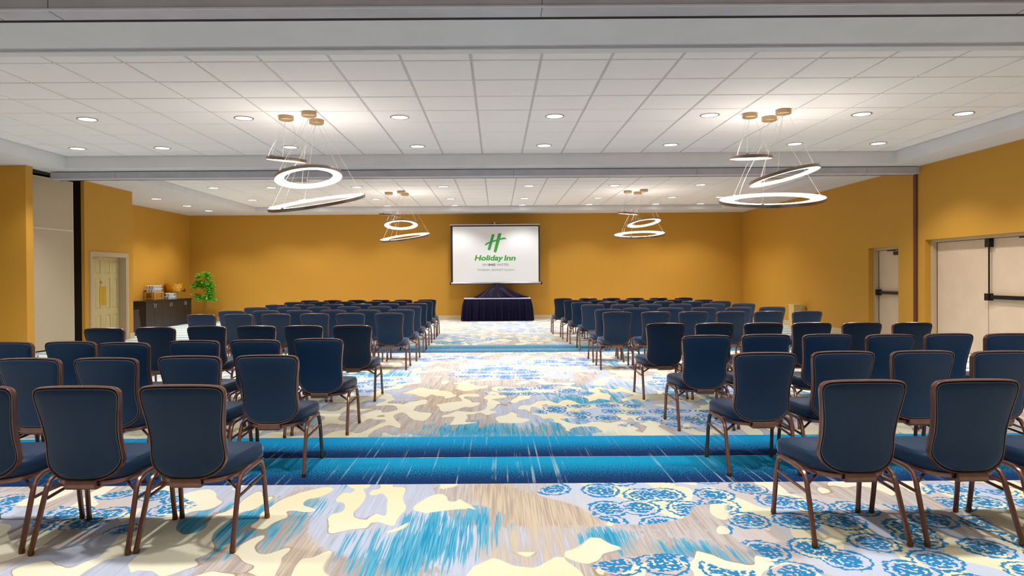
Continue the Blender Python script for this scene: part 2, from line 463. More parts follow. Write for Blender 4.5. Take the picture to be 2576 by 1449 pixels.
# folding-wall tracks (trim)
def track(n, y0, y1, xe, lab):
    m = MB().box((XLN if n == 1 else -8.66, y0, S-0.148), (xe, y1, S))
    o = struct(m.build('trim_%d' % n, 'track'), lab, 'track')
    MB().box((-8.6, y1-0.052, S-0.1495), (xe-0.02, y1-0.010, S-0.140)).build('track_slot', 'slot', o)
    MB().box((-8.6, y0-0.004, S-0.012), (xe-0.02, y0+0.02, S-0.004)).build('shadow_gap', 'slot', o)
    s = MB()
    for x in (-3.68, -3.23, 0.34, 3.9, -7.4, 7.2):
        s.box((x-0.002, y0+0.01, S-0.1492), (x+0.002, y1-0.05, S-0.14))
        s.box((x-0.002, y0-0.0012, S-0.14), (x+0.002, y0+0.01, S-0.02))
    s.build('track_joint', 'slot', o)
    MB().box((-8.6, y0-0.012, S-0.149), (xe-0.02, y0, S-0.136)).build('track_lip', 'soffit', o)
track(1, 5.03, 5.27, XR, 'grey metal folding-wall track under the nearer soffit')
track(2, 13.50, 13.74, XR, 'grey metal folding-wall track under the soffit between the two tile trays')
struct(MB().box((XR-0.03, 13.56, 0), (XR, 13.66, S-0.148)).build('trim_3', 'maroon'),
       'dark maroon vertical jamb strip where the folding wall closes', 'trim')

# folding wall panels parked in their pocket
def wall_panel(x0, y0, x1, y1, lab):
    L = math.hypot(x1-x0, y1-y0); a = math.atan2(y1-y0, x1-x0)
    e = empty('folding_wall_panel', (x0, y0, 0), a)
    tag(e, lab, 'wall panel', 'parked folding-wall panels')
    H = CAM_H + 2.03
    MB().box((0.01, 0.0, 0.03), (L-0.01, 0.09, H-0.01)).build('panel_face', 'panel_fab', e)
    MB().box((0, -0.006, 0.0), (0.014, 0.096, H)).box((L-0.014, -0.006, 0), (L, 0.096, H)).build('edge_trim', 'panel_trim', e)
    MB().box((0.0, -0.006, H-0.014), (L, 0.096, H)).build('top_trim', 'panel_trim', e)
    MB().box((0.0, -0.006, 2.43), (L, 0.0, 2.456)).build('joint_trim', 'panel_trim', e)
wall_panel(-9.03, 13.15, -8.87, 14.56, 'beige folding-wall panel with pale joint strip, outermost in the pocket')
wall_panel(-9.17, 13.15, -9.01, 14.50, 'beige folding-wall panel parked just behind the outermost one')

# ------------------------------------------------------------------ doors
# panelled double door
d = empty('door_1', (-8.75, 14.98, 0)); struct(d, 'cream panelled double door beside the folding-wall pocket', 'door')
W1 = D1[1]-D1[0]
m = MB().box((-0.32, -0.0, 0), (0.012, 0.05, D1[2])).box((-0.32, W1-0.05, 0), (0.012, W1, D1[2])).box((-0.32, 0.05, D1[2]-0.05), (0.012, W1-0.05, D1[2]))
m.box((0.0005, -0.05, 0), (0.018, 0.0, D1[2]+0.05)).box((0.0005, W1, 0), (0.018, W1+0.05, D1[2]+0.05)).box((0.0005, 0.0, D1[2]), (0.018, W1, D1[2]+0.05))
m.build('door_frame', 'frame_tan', d)
lw = (W1-0.1)/2
for k in (0, 1):
    y0 = 0.05 + k*lw; xf = -0.16
    leaf = MB().box((xf-0.045, y0+0.002, 0.01), (xf-0.012, y0+lw-0.002, D1[2]-0.052))
    st = 0.09; pw = (lw-3*st)/2
    rows = ((0.10, 0.62), (0.76, 1.45), (1.56, 1.86))
    for a in (0, pw+st, 2*(pw+st)): leaf.box((xf-0.012, y0+0.002+a, 0.01), (xf, y0-0.002+a+st, D1[2]-0.052))
    zs = [0.01] + [v for r in rows for v in r] + [D1[2]-0.052]
    for i in range(0, len(zs), 2): leaf.box((xf-0.012, y0+0.09, zs[i]), (xf-0.0005, y0+lw-0.09, zs[i+1]))
    lo = leaf.build('door_leaf', 'door_cream', d)
    for z0, z1 in rows:
        for a in (st, 2*st+pw):
            c = MB(); q = lambda i, x: [(x, y0+a+i, z0+i), (x, y0+a+pw-i, z0+i), (x, y0+a+pw-i, z1-i), (x, y0+a+i, z1-i)]
            c.rings([q(0.012, xf-0.012), q(0.03, xf-0.003)], False, True).build('raised_panel', 'door_cream', lo)
    if k == 0:
        MB().box((xf, y0+lw-0.13, 0.84), (xf+0.004, y0+lw-0.012, 1.26)).build('push_plate', 'brass', lo)
        pl = MB().lathe([(0.03, 0), (0.03, 0.02), (0.02, 0.03)], 14); pl.v = [(xf+z, y0+lw-0.07+x, 1.36+y) for x, y, z in pl.v]
        pl.build('lock_cylinder', 'brass', lo, True)
        MB().box((xf, y0+0.1, 1.88), (xf+0.07, y0+0.34, 1.95)).tube([(xf+0.05, y0+0.3, 1.955), (xf+0.05, y0+0.5, 1.957)], 0.012, 6).build('door_closer', 'silver', lo)
    else:
        MB().box((xf, y0+0.012, 0.84), (xf+0.004, y0+0.13, 1.26)).build('push_plate', 'brass', lo)

def exit_door(n, y0, y1, zt, leaves, lab):
    d = empty('door_%d' % n, (XR, y0, 0)); struct(d, lab, 'door'); W = y1-y0
    m = MB().box((0.11, 0, 0), (0.21, 0.05, zt)).box((0.11, W-0.05, 0), (0.21, W, zt)).box((0.11, 0.05, zt-0.05), (0.21, W-0.05, zt))
    m.build('door_frame', 'frame_tan', d)
    MB().box((0.36, 0.0, 0), (0.39, W, zt)).build('backing', 'slot', d)
    lw = (W-0.1)/leaves
    for k in range(leaves):
        a = 0.05 + k*lw; b = a+lw
        lo = MB().box((0.20, a+0.008, 0.012), (0.245, b-0.010, zt-0.058)).build('door_leaf', 'door_tan', d)
        hinge_far = (k == leaves-1 and leaves == 2)
        zb = 1.03
        # push bar; bar end box sits at the meeting edge
        if leaves == 1: p0, p1, hb = a+0.10, b-0.03, b-0.07
        elif k == 0: p0, p1, hb = a+0.12, b-0.03, b-0.07
        else: p0, p1, hb = None, None, None
        if p0 is not None:
            bar = MB().box((0.13, p0, zb-0.032), (0.175, p1, zb+0.032)).build('push_bar', 'black_metal', lo)
            MB().box((0.115, hb-0.05, zb-0.06), (0.199, hb+0.055, zb+0.06)).box((0.125, p0-0.03, zb-0.045), (0.199, p0+0.06, zb+0.045)).build('bar_housing', 'black_metal', bar)
            if leaves == 2:
                MB().tube([(0.16, b-0.07, zb+0.05), (0.16, b-0.07, zt-0.12)], 0.013, 8).build('vertical_rod', 'black_metal', lo)
                MB().box((0.12, b-0.13, zt-0.20), (0.199, b-0.02, zt-0.06)).build('top_latch', 'black_metal', lo)
            # closer
            cy = a+0.10
            cl = MB().box((0.13, cy, zt-0.17), (0.199, cy+0.26, zt-0.10)).build('door_closer', 'black_metal', lo)
            MB().box((0.12, cy+0.2, zt-0.085), (0.145, cy+0.48, zt-0.065)).build('closer_arm', 'black_metal', cl)
    if leaves == 2:
        MB().box((0.196, W-0.062, 0), (0.204, W-0.045, zt-0.05)).build('gasket', 'black_metal', d)
    else:
        MB().box((0.196, W-0.064, 0), (0.204, W-0.045, zt-0.05)).build('gasket', 'black_metal', d)
exit_door(2, D2[0], D2[1], D2[2], 1, 'tan single exit door with black push bar set into the ochre wall')
exit_door(3, D3[0], D3[1], D3[2], 2, 'tan double exit doors with black push bar and vertical rod')

# ------------------------------------------------------------------ recessed downlights
lens_me = MB().lathe([(0.118, -0.004), (0.0005, -0.005)], 24, cap0=False, cap1=False).mesh('lens', 'lens')
trim_me = MB().lathe([(0.138, 0.0), (0.138, -0.006), (0.128, -0.010), (0.118, -0.006), (0.118, 0.0)], 24, cap0=False, cap1=False).mesh('trim_ring', 'hoop', True)
LAMPS = []
for w_ in DOWN_W:
    ld = bpy.data.lights.new('downlight_lamp', 'SPOT'); ld.energy = w_; ld.spot_size = math.radians(118); ld.spot_blend = 0.55
    ld.shadow_soft_size = 0.1; ld.color = (1.0, 0.955, 0.95); LAMPS.append(ld)
def downlight(x, y, z, lab, grp):
    e = tag(empty('recessed_downlight', (x, y, z)), lab, 'downlight', grp)
    obj('trim_ring', trim_me, e); obj('lens', lens_me, e)
    l = bpy.data.objects.new('lamp', LAMPS[0 if y < 3 else 1 if y < 5 else 2 if y < 14 else 3]); COL.objects.link(l); l.parent = e; l.location = (0, 0, -0.03)
XA = (-7.4, -5.90, -3.64, -1.39, 0.85, 3.09, 5.285, 6.76)
for y, zc, xs, lab in (
        (10.05, T1-0.001, XA, 'round recessed downlight among white tiles, row level with the nearer ring pendants'),
        (12.3, T1-0.001, XA, 'round recessed downlight among white tiles, last row before the middle track'),
        (17.16, T2-0.001, (-6.98, -5.56, -3.44, -1.31, 0.81, 2.92, 5.05), 'small round downlight in first row of the far tile tray'),
        (19.9, T2-0.001, (-6.98, -5.56, -3.44, -1.31, 0.81, 2.92, 5.03, 6.4), 'small round downlight in middle row of the far tile tray'),
        (21.72, T2-0.001, (-6.98, -5.5, -3.4, -1.3, 0.81, 2.9, 4.98, 6.38), 'small round downlight in last row of the far tile tray, by the lip'),
        (3.85, T1-0.001, XA, 'unseen recessed downlight added behind the nearer track'),  # this row and the next two: out of view, added to light near floor and seats
        (1.6, T1-0.001, XA, 'unseen recessed downlight added above the rear rows'),
        (-1.6, T1-0.001, XA, 'unseen recessed downlight added by the rear wall')):
    for x in xs: downlight(x, y, zc, lab, 'recessed ceiling downlights')
for y, lab in ((18.2, 'downlight in plaster soffit over the sideboard recess, closest to the pocket'),
               (20.0, 'downlight in plaster soffit above the middle of the sideboard'),
               (21.5, 'downlight in plaster soffit above the potted tree corner')):
    downlight(-8.9, y, S-0.001, lab, 'soffit downlights')

# ------------------------------------------------------------------ ceiling vents in the far tray
def vent(x, y, lab):
    e = tag(empty('ceiling_vent', (x, y, T2-0.002)), lab, 'vent', 'ceiling vents')
    MB().box((-0.30, -0.15, -0.006), (0.30, -0.125, 0)).box((-0.30, 0.125, -0.006), (0.30, 0.15, 0)).box((-0.3, -0.125, -0.006), (-0.275, 0.125, 0)).box((0.275, -0.125, -0.006), (0.3, 0.125, 0)).build('vent_frame', 'vent', e)
    MB().box((-0.275, -0.125, -0.002), (0.275, 0.125, 0)).build('vent_back', 'slot', e)
    for k in range(4): MB().box((-0.27, -0.1+k*0.055, -0.006), (0.27, -0.078+k*0.055, -0.002)).build('slat', 'vent', e)
vent(-4.63, 16.0, 'slatted grey air vent in the tile tray beyond the ring pendants, sideboard side')
vent(6.35, 16.1, 'slatted grey air vent in the far tile tray, exit door side')

# ------------------------------------------------------------------ ring pendants
ring_cache = {}
def ring_parts(R):
    if R in ring_cache: return ring_cache[R]
    n = 72; ri = R*0.72; h = 0.016
    glow = MB().lathe([(R-0.010, -h), (R-0.010, h), (ri+0.004, h*0.7), (ri, 0), (ri+0.004, -h*0.7), (R-0.010, -h)], n, cap0=False, cap1=False)
    hoop = MB().lathe([(R-0.009, -h-0.006), (R, -h-0.006), (R+0.002, 0), (R, h+0.006), (R-0.009, h+0.006), (R-0.009, -h-0.006)], n, cap0=False, cap1=False)
    clip = MB().box((-0.02, -0.012, h), (0.02, 0.012, h+0.022))
    ring_cache[R] = (glow.mesh('diffuser', 'ring_glow', True), hoop.mesh('hoop', 'hoop', True), clip.mesh('clip', 'silver'))
    return ring_cache[R]
canopy_me = MB().lathe([(0.0005, -0.058), (0.095, -0.058), (0.106, -0.05), (0.106, 0.0)], 28, cap0=False, cap1=True).mesh('canopy', 'canopy', True)
def pendant(cx, cy, zc, rx_, ry_, rz_, R, al, be, size, place):
    """canopy on the ceiling at (cx,cy,zc); ring centre (rx_,ry_,rz_), tilted al about X and be about Y"""
    e = empty('ring_pendant', (cx, cy, zc))
    tag(e, '%s luminous ring pendant with bronze hoop, %s' % (size, place), 'pendant light', 'ring pendant lights')
    obj('canopy', canopy_me, e)
    g, hp, cl = ring_parts(R)
    lo = (rx_-cx, ry_-cy, rz_-zc)
    mt = Matrix.Translation(lo) @ Matrix.Rotation(be, 4, 'Y') @ Matrix.Rotation(al, 4, 'X')
    h = obj('hoop', hp, e); h.matrix_local = mt
    gl = obj('diffuser', g, e); gl.matrix_local = mt
    for k in range(3):
        a = PI/2 + 0.5 + k*2*PI/3
        pl = Vector(((R-0.03)*math.cos(a), (R-0.03)*math.sin(a), 0.0))
        c = obj('clip', cl, e); c.matrix_local = mt @ Matrix.Translation(pl)
        top = Vector((0.07*math.cos(a), 0.07*math.sin(a), -0.055))
        MB().tube([top, mt @ (pl + Vector((0, 0, 0.03)))], 0.0019, 5).build('suspension_wire', 'wire', e)
    pw = mt @ Vector((-(R-0.03)*0.9, -(R-0.03)*0.43, 0.02)); tp = Vector((0.0, 0.0, -0.055))
    pts = []
    for i in range(9):
        u = i/8; q = tp.lerp(pw, u); q.x += 0.03*math.sin(u*PI*2.2)*R; q.z -= 0.05*math.sin(u*PI)*R; pts.append(q)
    MB().tube(pts, 0.0030, 6).build('power_cord', 'wire', e)
CL = [  # zc, place, [(canopy x,y), ring centre, R, tilt about X, tilt about Y]
 (T1, 'nearer cluster on the sideboard side', [((-3.00, 9.95), (-3.005, 9.95, 3.125), 0.285, 0.09, 0.09, 'small upper'),
   ((-2.61, 9.72), (-2.63, 9.75, 2.845), 0.465, -0.155, -0.13, 'middle-sized'), ((-2.63, 10.2), (-2.58, 10.0, 2.515), 0.69, 0.215, -0.13, 'large lowest')]),
 (T1, 'nearer cluster on the exit door side', [((3.65, 9.99), (3.66, 9.99, 3.12), 0.295, 0.085, 0.0, 'small upper'),
   ((4.04, 9.77), (4.06, 9.8, 2.825), 0.48, -0.09, -0.21, 'middle-sized'), ((4.01, 10.2), (3.94, 9.95, 2.505), 0.72, 0.215, -0.06, 'large lowest')]),
 (T2, 'farther cluster on the sideboard side', [((-2.83, 18.3), (-2.82, 18.3, 3.075), 0.275, 0.07, 0.07, 'small upper'),
   ((-2.47, 18.05), (-2.5, 18.2, 2.81), 0.44, -0.21, -0.04, 'middle-sized'), ((-2.44, 18.55), (-2.41, 18.3, 2.48), 0.66, 0.16, -0.12, 'large lowest')]),
 (T2, 'farther cluster on the exit door side', [((3.46, 18.3), (3.47, 18.3, 3.07), 0.275, 0.07, 0.08, 'small upper'),
   ((3.83, 18.05), (3.86, 18.2, 2.82), 0.44, -0.17, -0.12, 'middle-sized'), ((3.77, 18.55), (3.76, 18.3, 2.51), 0.66, 0.17, -0.06, 'large lowest')]),
]
for zc, place, rs in CL:
    for (cxy, rc, R, al, be, size) in rs:
        pendant(cxy[0], cxy[1], zc-0.003, rc[0], rc[1], rc[2], R, al, be, size, place)

# ------------------------------------------------------------------ chairs
def catmull(pts, n, closed=False):
    P = [Vector(p) for p in pts]; out = []; k = len(P)
    segs = k if closed else k-1
    for i in range(segs):
        if closed: p0, p1, p2, p3 = P[i-1], P[i], P[(i+1) % k], P[(i+2) % k]
        else: p0, p1, p2, p3 = P[max(i-1, 0)], P[i], P[i+1], P[min(i+2, k-1)]
        for j in range(n):
            t = j/n
            out.append(0.5*((2*p1)+(p2-p0)*t+(2*p0-5*p1+4*p2-p3)*t*t+(3*p1-p0-3*p2+p3)*t**3))
    if not closed: out.append(P[-1])
    return out
def yprof(z):
    K = ((0.36, -0.236), (0.40, -0.222), (0.48, -0.212), (0.56, -0.226), (0.69, -0.258), (0.80, -0.285), (0.90, -0.306))
    if z <= K[0][0]: return K[0][1]
    for (a, ya), (b, yb) in zip(K, K[1:]):
        if z <= b:
            t = (z-a)/(b-a); return ya+(yb-ya)*t
    return K[-1][1]
half = [(0.0, 0.374), (0.075, 0.377), (0.135, 0.395), (0.180, 0.430), (0.201, 0.478), (0.199, 0.54), (0.197, 0.60), (0.203, 0.68),
        (0.214, 0.76), (0.222, 0.815), (0.221, 0.848), (0.203, 0.871), (0.155, 0.880), (0.08, 0.884), (0.0, 0.885)]
loop2 = [(x, z, 0) for x, z in half] + [(-x, z, 0) for x, z in half[-2:0:-1]]
outline = [(p.x, p.y) for p in catmull(loop2, 2, True)]
CZ = 0.635
def bk(x, z, dy=0.0): return (x, yprof(z) + 0.45*x*x + dy, z)
def sc_loop(s, dy, inset=0.0):
    L = []
    for x, z in outline:
        d = Vector((x, z-CZ)); d = d*(1 - inset/d.length)*s
        L.append(bk(d.x, CZ+d.y, dy))
    return L
def mk_chair():
    e = empty('banquet_chair')
    # upholstered back
    m = MB(); i0 = 0.008
    loops = [sc_loop(0.12, -0.022, i0), sc_loop(0.5, -0.021, i0), sc_loop(0.8, -0.019, i0), sc_loop(0.92, -0.016, i0), sc_loop(0.975, -0.010, i0), sc_loop(1.0, 0.0, i0),
             sc_loop(1.0, 0.018, i0), sc_loop(0.97, 0.034, i0), sc_loop(0.9, 0.042, i0), sc_loop(0.6, 0.048, i0), sc_loop(0.12, 0.05, i0)]
    bp = m.rings(loops).build('back_panel', 'navy', e, True)
    MB().tube(sc_loop(0.985, -0.009, 0.013), 0.0032, 5, True).build('piping', 'piping', bp, True)
    # metal rim around the back, an oval band
    rim = MB(); L = []
    n = len(outline)
    for k in range(10):
        a = 2*PI*k/10
        L.append(sc_loop(1.0, 0.008 + 0.021*math.sin(a), 0.003 - 0.0068*math.cos(a)))
    L.append(L[0]); rim.rings(L, False, False); rim.build('back_rim', 'bronze', e, True)
    # bracket from the back down under the seat
    b = MB(); pr = [(-0.252, 0.382), (-0.258, 0.366), (-0.256, 0.348), (-0.244, 0.336), (-0.22, 0.334), (-0.16, 0.338), (-0.16, 0.345), (-0.215, 0.345), (-0.232, 0.352), (-0.236, 0.382)]
    b.rings([[(-0.078, y, z) for y, z in pr], [(0.078, y, z) for y, z in pr]], True, True).build('back_bracket', 'bracket', e, True)
    # seat
    sh = [(0.0, -0.205), (0.09, -0.200), (0.155, -0.165), (0.198, -0.10), (0.222, 0.02), (0.237, 0.14), (0.243, 0.215), (0.230, 0.258), (0.12, 0.268), (0.0, 0.270)]
    so = [(p.x, p.y) for p in catmull([(x, y, 0) for x, y in sh] + [(-x, y, 0) for x, y in sh[-2:0:-1]], 2, True)]
    def sl(s, z): return [(x*s, 0.03+(y-0.03)*s, z + (0.006 if y > 0 else 0.006*(1+y/0.2))) for x, y in so]
    m = MB().rings([sl(0.95, 0.366), sl(0.99, 0.376), sl(1.0, 0.395), sl(1.0, 0.42), sl(0.985, 0.440), sl(0.94, 0.455), sl(0.8, 0.464), sl(0.5, 0.469), sl(0.15, 0.471)])
    m.build('seat', 'navy', e, True)
    # seat frame bar
    def fl_(s, z): return [(x*s, 0.03+(y-0.03)*s, z) for x, y in so]
    MB().rings([fl_(0.97, 0.346), fl_(1.005, 0.347), fl_(1.012, 0.358), fl_(1.005, 0.370), fl_(0.95, 0.370), fl_(0.95, 0.346), fl_(0.97, 0.346)], False, False).build('seat_frame', 'bronze', e, True)
    # legs: square-ish tube bending into the side rail
    def leg(sx, rear):
        if rear: K = [(0.252, -0.262, 0.022), (0.247, -0.215, 0.14), (0.243, -0.168, 0.26), (0.241, -0.146, 0.315), (0.240, -0.120, 0.350), (0.240, -0.075, 0.366), (0.241, 0.03, 0.370)]
        else: K = [(0.255, 0.262, 0.022), (0.252, 0.245, 0.14), (0.250, 0.230, 0.26), (0.246, 0.222, 0.31), (0.244, 0.205, 0.350), (0.243, 0.165, 0.370), (0.241, 0.03, 0.370)]
        l = MB().tube([(sx*x, y, z) for x, y, z in K], 0.0142, 8).build('leg', 'bronze', e, True)
        x, y, z = K[0]
        MB().lathe([(0.015, 0.028), (0.016, 0.008), (0.013, 0.0)], 10, (sx*x, y, 0.0)).build('glide', 'glide', l, True)
    for sx in (-1, 1):
        leg(sx, True); leg(sx, False)
        MB().tube([(sx*0.244, -0.170, 0.258), (sx*0.251, 0.232, 0.275)], 0.0085, 6).build('stretcher', 'bronze', e)
        MB().tube([(sx*0.242, -0.155, 0.300), (sx*0.13, -0.06, 0.345)], 0.0085, 6).build('brace', 'bronze', e)
    return e
ORD = ['aisle chair', 'second from the aisle', 'third from the aisle', 'fourth from the aisle', 'fifth from the aisle', 'sixth from the aisle']
ROWN = ['rearmost row', 'second row from the rear', 'third row from the rear', 'fourth row from the rear', 'fifth row from the rear',
        'fifth row from the screen', 'fourth row from the screen', 'third row from the screen', 'second row from the screen', 'row nearest the screen']
LEFT = [
 [(-1.64, 3.58), (-2.18, 3.56), (-2.75, 3.59)],
 [(-1.65, 4.94), (-2.197, 4.92), (-2.744, 4.84), (-3.291, 4.85), (-3.838, 4.86)],
 [(-1.62, 6.26), (-2.16, 6.17), (-2.70, 6.14), (-3.24, 5.99), (-3.79, 6.13), (-4.34, 6.12)],
 [(-1.67, 7.96), (-2.23, 7.97), (-2.78, 7.98), (-3.36, 7.99), (-3.89, 7.87), (-4.43, 7.79)],
 [(-1.66, 10.63), (-2.25, 10.62), (-2.80, 10.61), (-3.39, 10.60), (-3.96, 10.59), (-4.52, 10.58)],
 [(-1.63, 11.74), (-2.20, 11.72), (-2.78, 11.71), (-3.35, 11.70), (-3.91, 11.69), (-4.48, 11.68)],
 [(-1.65, 13.06), (-2.22, 13.05), (-2.79, 13.03), (-3.36, 13.02), (-3.92, 13.00), (-4.52, 12.99)],
 [(-1.68, 14.49), (-2.26, 14.43), (-2.82, 14.38), (-3.39, 14.33), (-3.98, 14.29), (-4.54, 14.24)],
 [(-1.69, 15.83), (-2.27, 15.79), (-2.83, 15.76), (-3.45, 15.73), (-4.03, 15.69), (-4.59, 15.66)],
 [(-1.71, 16.90), (-2.29, 16.88), (-2.83, 16.86), (-3.41, 16.84), (-3.99, 16.82), (-4.53, 16.80)]]
RIGHT = [
 [(1.91, 3.60), (2.50, 3.60), (3.09, 3.61)],
 [(1.90, 4.90), (2.48, 4.95), (3.06, 4.96), (3.60, 4.91)],
 [(1.92, 6.34), (2.49, 6.40), (3.05, 6.38), (3.59, 6.31), (4.16, 6.37), (4.70, 6.33)],
 [(1.94, 7.98), (2.50, 7.95), (3.055, 7.93), (3.61, 7.93), (4.16, 7.89), (4.71, 7.85)],
 [(1.83, 10.51), (2.41, 10.50), (2.98, 10.49), (3.54, 10.48), (4.11, 10.47), (4.68, 10.45)],
 [(1.83, 11.42), (2.36, 11.75), (2.95, 11.78), (3.55, 11.84), (4.14, 11.85), (4.74, 11.92)],
 [(1.84, 13.29), (2.41, 13.31), (2.96, 13.33), (3.54, 13.35), (4.18, 13.37), (4.77, 13.39)],
 [(1.78, 14.55), (2.34, 14.57), (2.95, 14.60), (3.52, 14.62), (4.13, 14.65), (4.73, 14.67)],
 [(1.74, 15.73), (2.30, 15.70), (2.88, 15.67), (3.42, 15.64), (4.00, 15.61), (4.64, 15.58)],
 [(1.63, 17.11), (2.25, 17.10), (2.82, 17.09), (3.40, 17.08), (3.98, 17.07), (4.59, 17.06)]]
chair0 = mk_chair(); first = True
rnd = random.Random(3)
for side, rows in (('sideboard side', LEFT), ('exit door side', RIGHT)):
    for r, row in enumerate(rows):
        for k, (x, y) in enumerate(row):
            c = chair0 if first else copy_tree(chair0); first = False
            c.location = (x, y+0.302, 0); c.rotation_euler = (0, 0, math.radians(rnd.uniform(-0.9, 0.9)))
            tag(c, 'navy banquet chair, %s, %s, %s' % (ORD[k], ROWN[r], side), 'chair', 'banquet chairs in rows')

# ------------------------------------------------------------------ skirted table, draped tripod, screen
TY0, TY1, TX0, TX1, TZ = 22.24, 23.08, -1.06, 1.08, 0.737
e = tag(empty('skirted_table', (0, 22.6, 0)), 'long table with white top and pleated navy skirt below the screen', 'table')
MB().box((TX0, TY0-22.6, TZ-0.03), (TX1, TY1-22.6, TZ)).build('tabletop', 'table_white', e)
per = []
def padd(a, b, n):
    for i in range(n):
        t = i/n; per.append((a[0]+(b[0]-a[0])*t, a[1]+(b[1]-a[1])*t))
q0, q1 = TY0-22.6, TY1-22.6
padd((TX0, q0), (TX1, q0), 220); padd((TX1, q0), (TX1, q1), 70); padd((TX1, q1), (TX0, q1), 60); padd((TX0, q1), (TX0, q0), 70)
ccx, ccy = (TX0+TX1)/2, 0.0
def skirt_loop(z, fl, amp):
    L = []
    for i, (x, y) in enumerate(per):
        ph = i*0.57 + 0.8*math.sin(i*0.23)
        dx = x-ccx; dy = y-ccy
        nx, ny = (0, -1) if i < 220 else (1, 0) if i < 290 else (0, 1) if i < 350 else (-1, 0)
        w_ = fl + amp*(math.sin(ph) + 0.4*math.sin(i*0.31+1))
        L.append((x + nx*w_ + fl*0.9*dx/1.07*(1 if nx == 0 else 0), y + ny*w_ + fl*0.5*dy/0.37*(1 if ny == 0 else 0), z))
    return L
MB().rings([skirt_loop(TZ-0.028, 0.003, 0.0), skirt_loop(TZ-0.05, 0.006, 0.003), skirt_loop(0.5, 0.035, 0.022), skirt_loop(0.25, 0.055, 0.028), skirt_loop(0.012, 0.07, 0.032)], False, False).build('table_skirt', 'skirt', e, True)
for sx in (TX0+0.1, TX1-0.1):
    for sy in (q0+0.08, q1-0.08):
        MB().tube([(sx, sy, 0), (sx, sy, TZ-0.03)], 0.016, 8).build('leg', 'black_metal', e)

# dark cloth thrown over the tripod feet
m = MB(); n = 96; loops = []
PXC, PYC = 0.0, 22.58
for j, (t_, zz) in enumerate(((1.0, 0.003), (0.97, 0.02), (0.86, 0.055), (0.7, 0.13), (0.52, 0.225), (0.34, 0.32), (0.2, 0.39), (0.09, 0.43), (0.03, 0.44))):
    L = []
    for i in range(n):
        a = 2*PI*i/n
        rx_ = (0.84 if math.cos(a) > 0 else 0.74); ry_ = 0.31
        fold = 1 + 0.16*math.sin(7*a+1.2*j*0.3) * t_ + 0.05*math.sin(13*a+0.7*j)*t_
        fold *= 1 + 0.18*(math.cos(3*a+0.4))*min(1, t_*1.2)*0.5
        x = PXC + rx_*t_*fold*math.cos(a); y = PYC + ry_*t_*math.sin(a)*min(1.0, fold)
        L.append((x, y, TZ + zz + 0.030*math.sin(6*a+j*0.9)*(1-t_)*(t_ > 0.05) + 0.006*(1+math.sin(5*a+2*j))*(0.05 < t_ < 0.99)))
    loops.append(L)
m.rings(loops, False, True)
m.v = [(x, y-PYC, z-TZ) for x, y, z in m.v]
cl = m.build('draped_cloth', 'drape', None, True, (0, PYC, TZ))
tag(cl, 'dark purple cloth heaped in a peak on the table under the screen', 'cloth')

SY = 22.66
K = SY/1747.0                                   # metres per measured unit at the screen
def sp(x, y): return ((x-1250.0)*K, CAM_H + (695.0 - 0.0065*(x-1250.0) - y)*K)
e = tag(empty('projection_screen', (0, SY, 0)), 'white tripod projection screen with green hotel logo above the table', 'projection screen')
def sbox(x0, y0, x1, y1, d0, d1):
    a = sp(x0, y1); b = sp(x1, y0); return MB().box((a[0], d0, a[1]), (b[0], d1, b[1]))
sbox(1134.5, 566.5, 1358.5, 711, 0.0, 0.004).build('screen_border', 'screen_black', e)
sbox(1139.5, 569, 1355, 710.5, -0.002, 0.0).build('screen_surface', 'screen', e)
a = sp(1132.5, 712.5); b = sp(1363, 712.5)
tb = MB().tube([(a[0], 0.005, a[1]), (b[0], 0.005, a[1])], 0.033, 12).build('case_tube', 'silver', e, True)
MB().box((a[0]-0.01, -0.03, a[1]-0.05), (a[0]+0.03, 0.045, a[1]+0.036)).box((b[0]-0.03, -0.03, a[1]-0.05), (b[0]+0.01, 0.045, a[1]+0.036)).build('end_cap', 'black_metal', tb)
sbox(1133, 713.5, 1362, 715.5, -0.02, 0.03).build('case_base', 'black_metal', tb)
a = sp(1132.5, 565.5); b = sp(1358.5, 565.5)
MB().tube([(a[0], 0.0, a[1]), (b[0], 0.0, a[1])], 0.018, 8).build('top_bar', 'silver', e, True)
a = sp(1180, 566); b = sp(1245, 562.5); c = sp(1312, 566)
MB().tube([(a[0], 0.02, a[1]+0.01), (b[0], 0.02, b[1]), (c[0], 0.02, c[1]+0.01)], 0.012, 8).build('carry_handle', 'black_metal', e, True)
MB().tube([(b[0], 0.04, TZ+0.01), (b[0], 0.04, b[1]+0.03)], 0.016, 8).build('mast', 'silver', e, True)
MB().box((b[0]-0.025, 0.0, b[1]-0.01), (b[0]+0.025, 0.05, b[1]+0.045)).build('hook', 'silver', e)
def flat(name, pts, mat, d=-0.004, par=None):
    """printed shape: pts in measured units at 4.83x from (1080,540)"""
    P = [sp(1080+x/4.83, 540+y/4.83) for x, y in pts]
    m = MB(); m.rings([[(p[0], d+0.0018, p[1]) for p in P], [(p[0], d, p[1]) for p in P]], True, True)
    return m.build(name, mat, par or e)
flat('logo_stroke', [(762, 246), (772, 237), (797, 240), (795, 250), (745, 425), (738, 434), (714, 428), (712, 417)], 'logo_green')
flat('logo_stroke', [(838, 233), (852, 225), (880, 228), (879, 238), (820, 448), (810, 460), (788, 455), (785, 442)], 'logo_green')
up_ = [(676, 364), (700, 343), (730, 330), (790, 311), (860, 289), (900, 278), (925, 278), (938, 288)]
dn_ = [(936, 296), (905, 299), (862, 306), (800, 326), (745, 344), (712, 358), (692, 372), (680, 373)]
for i in range(len(up_)-1):
    flat('logo_swoosh', [up_[i], up_[i+1], dn_[len(dn_)-2-i], dn_[len(dn_)-1-i]], 'logo_green', -0.0045)
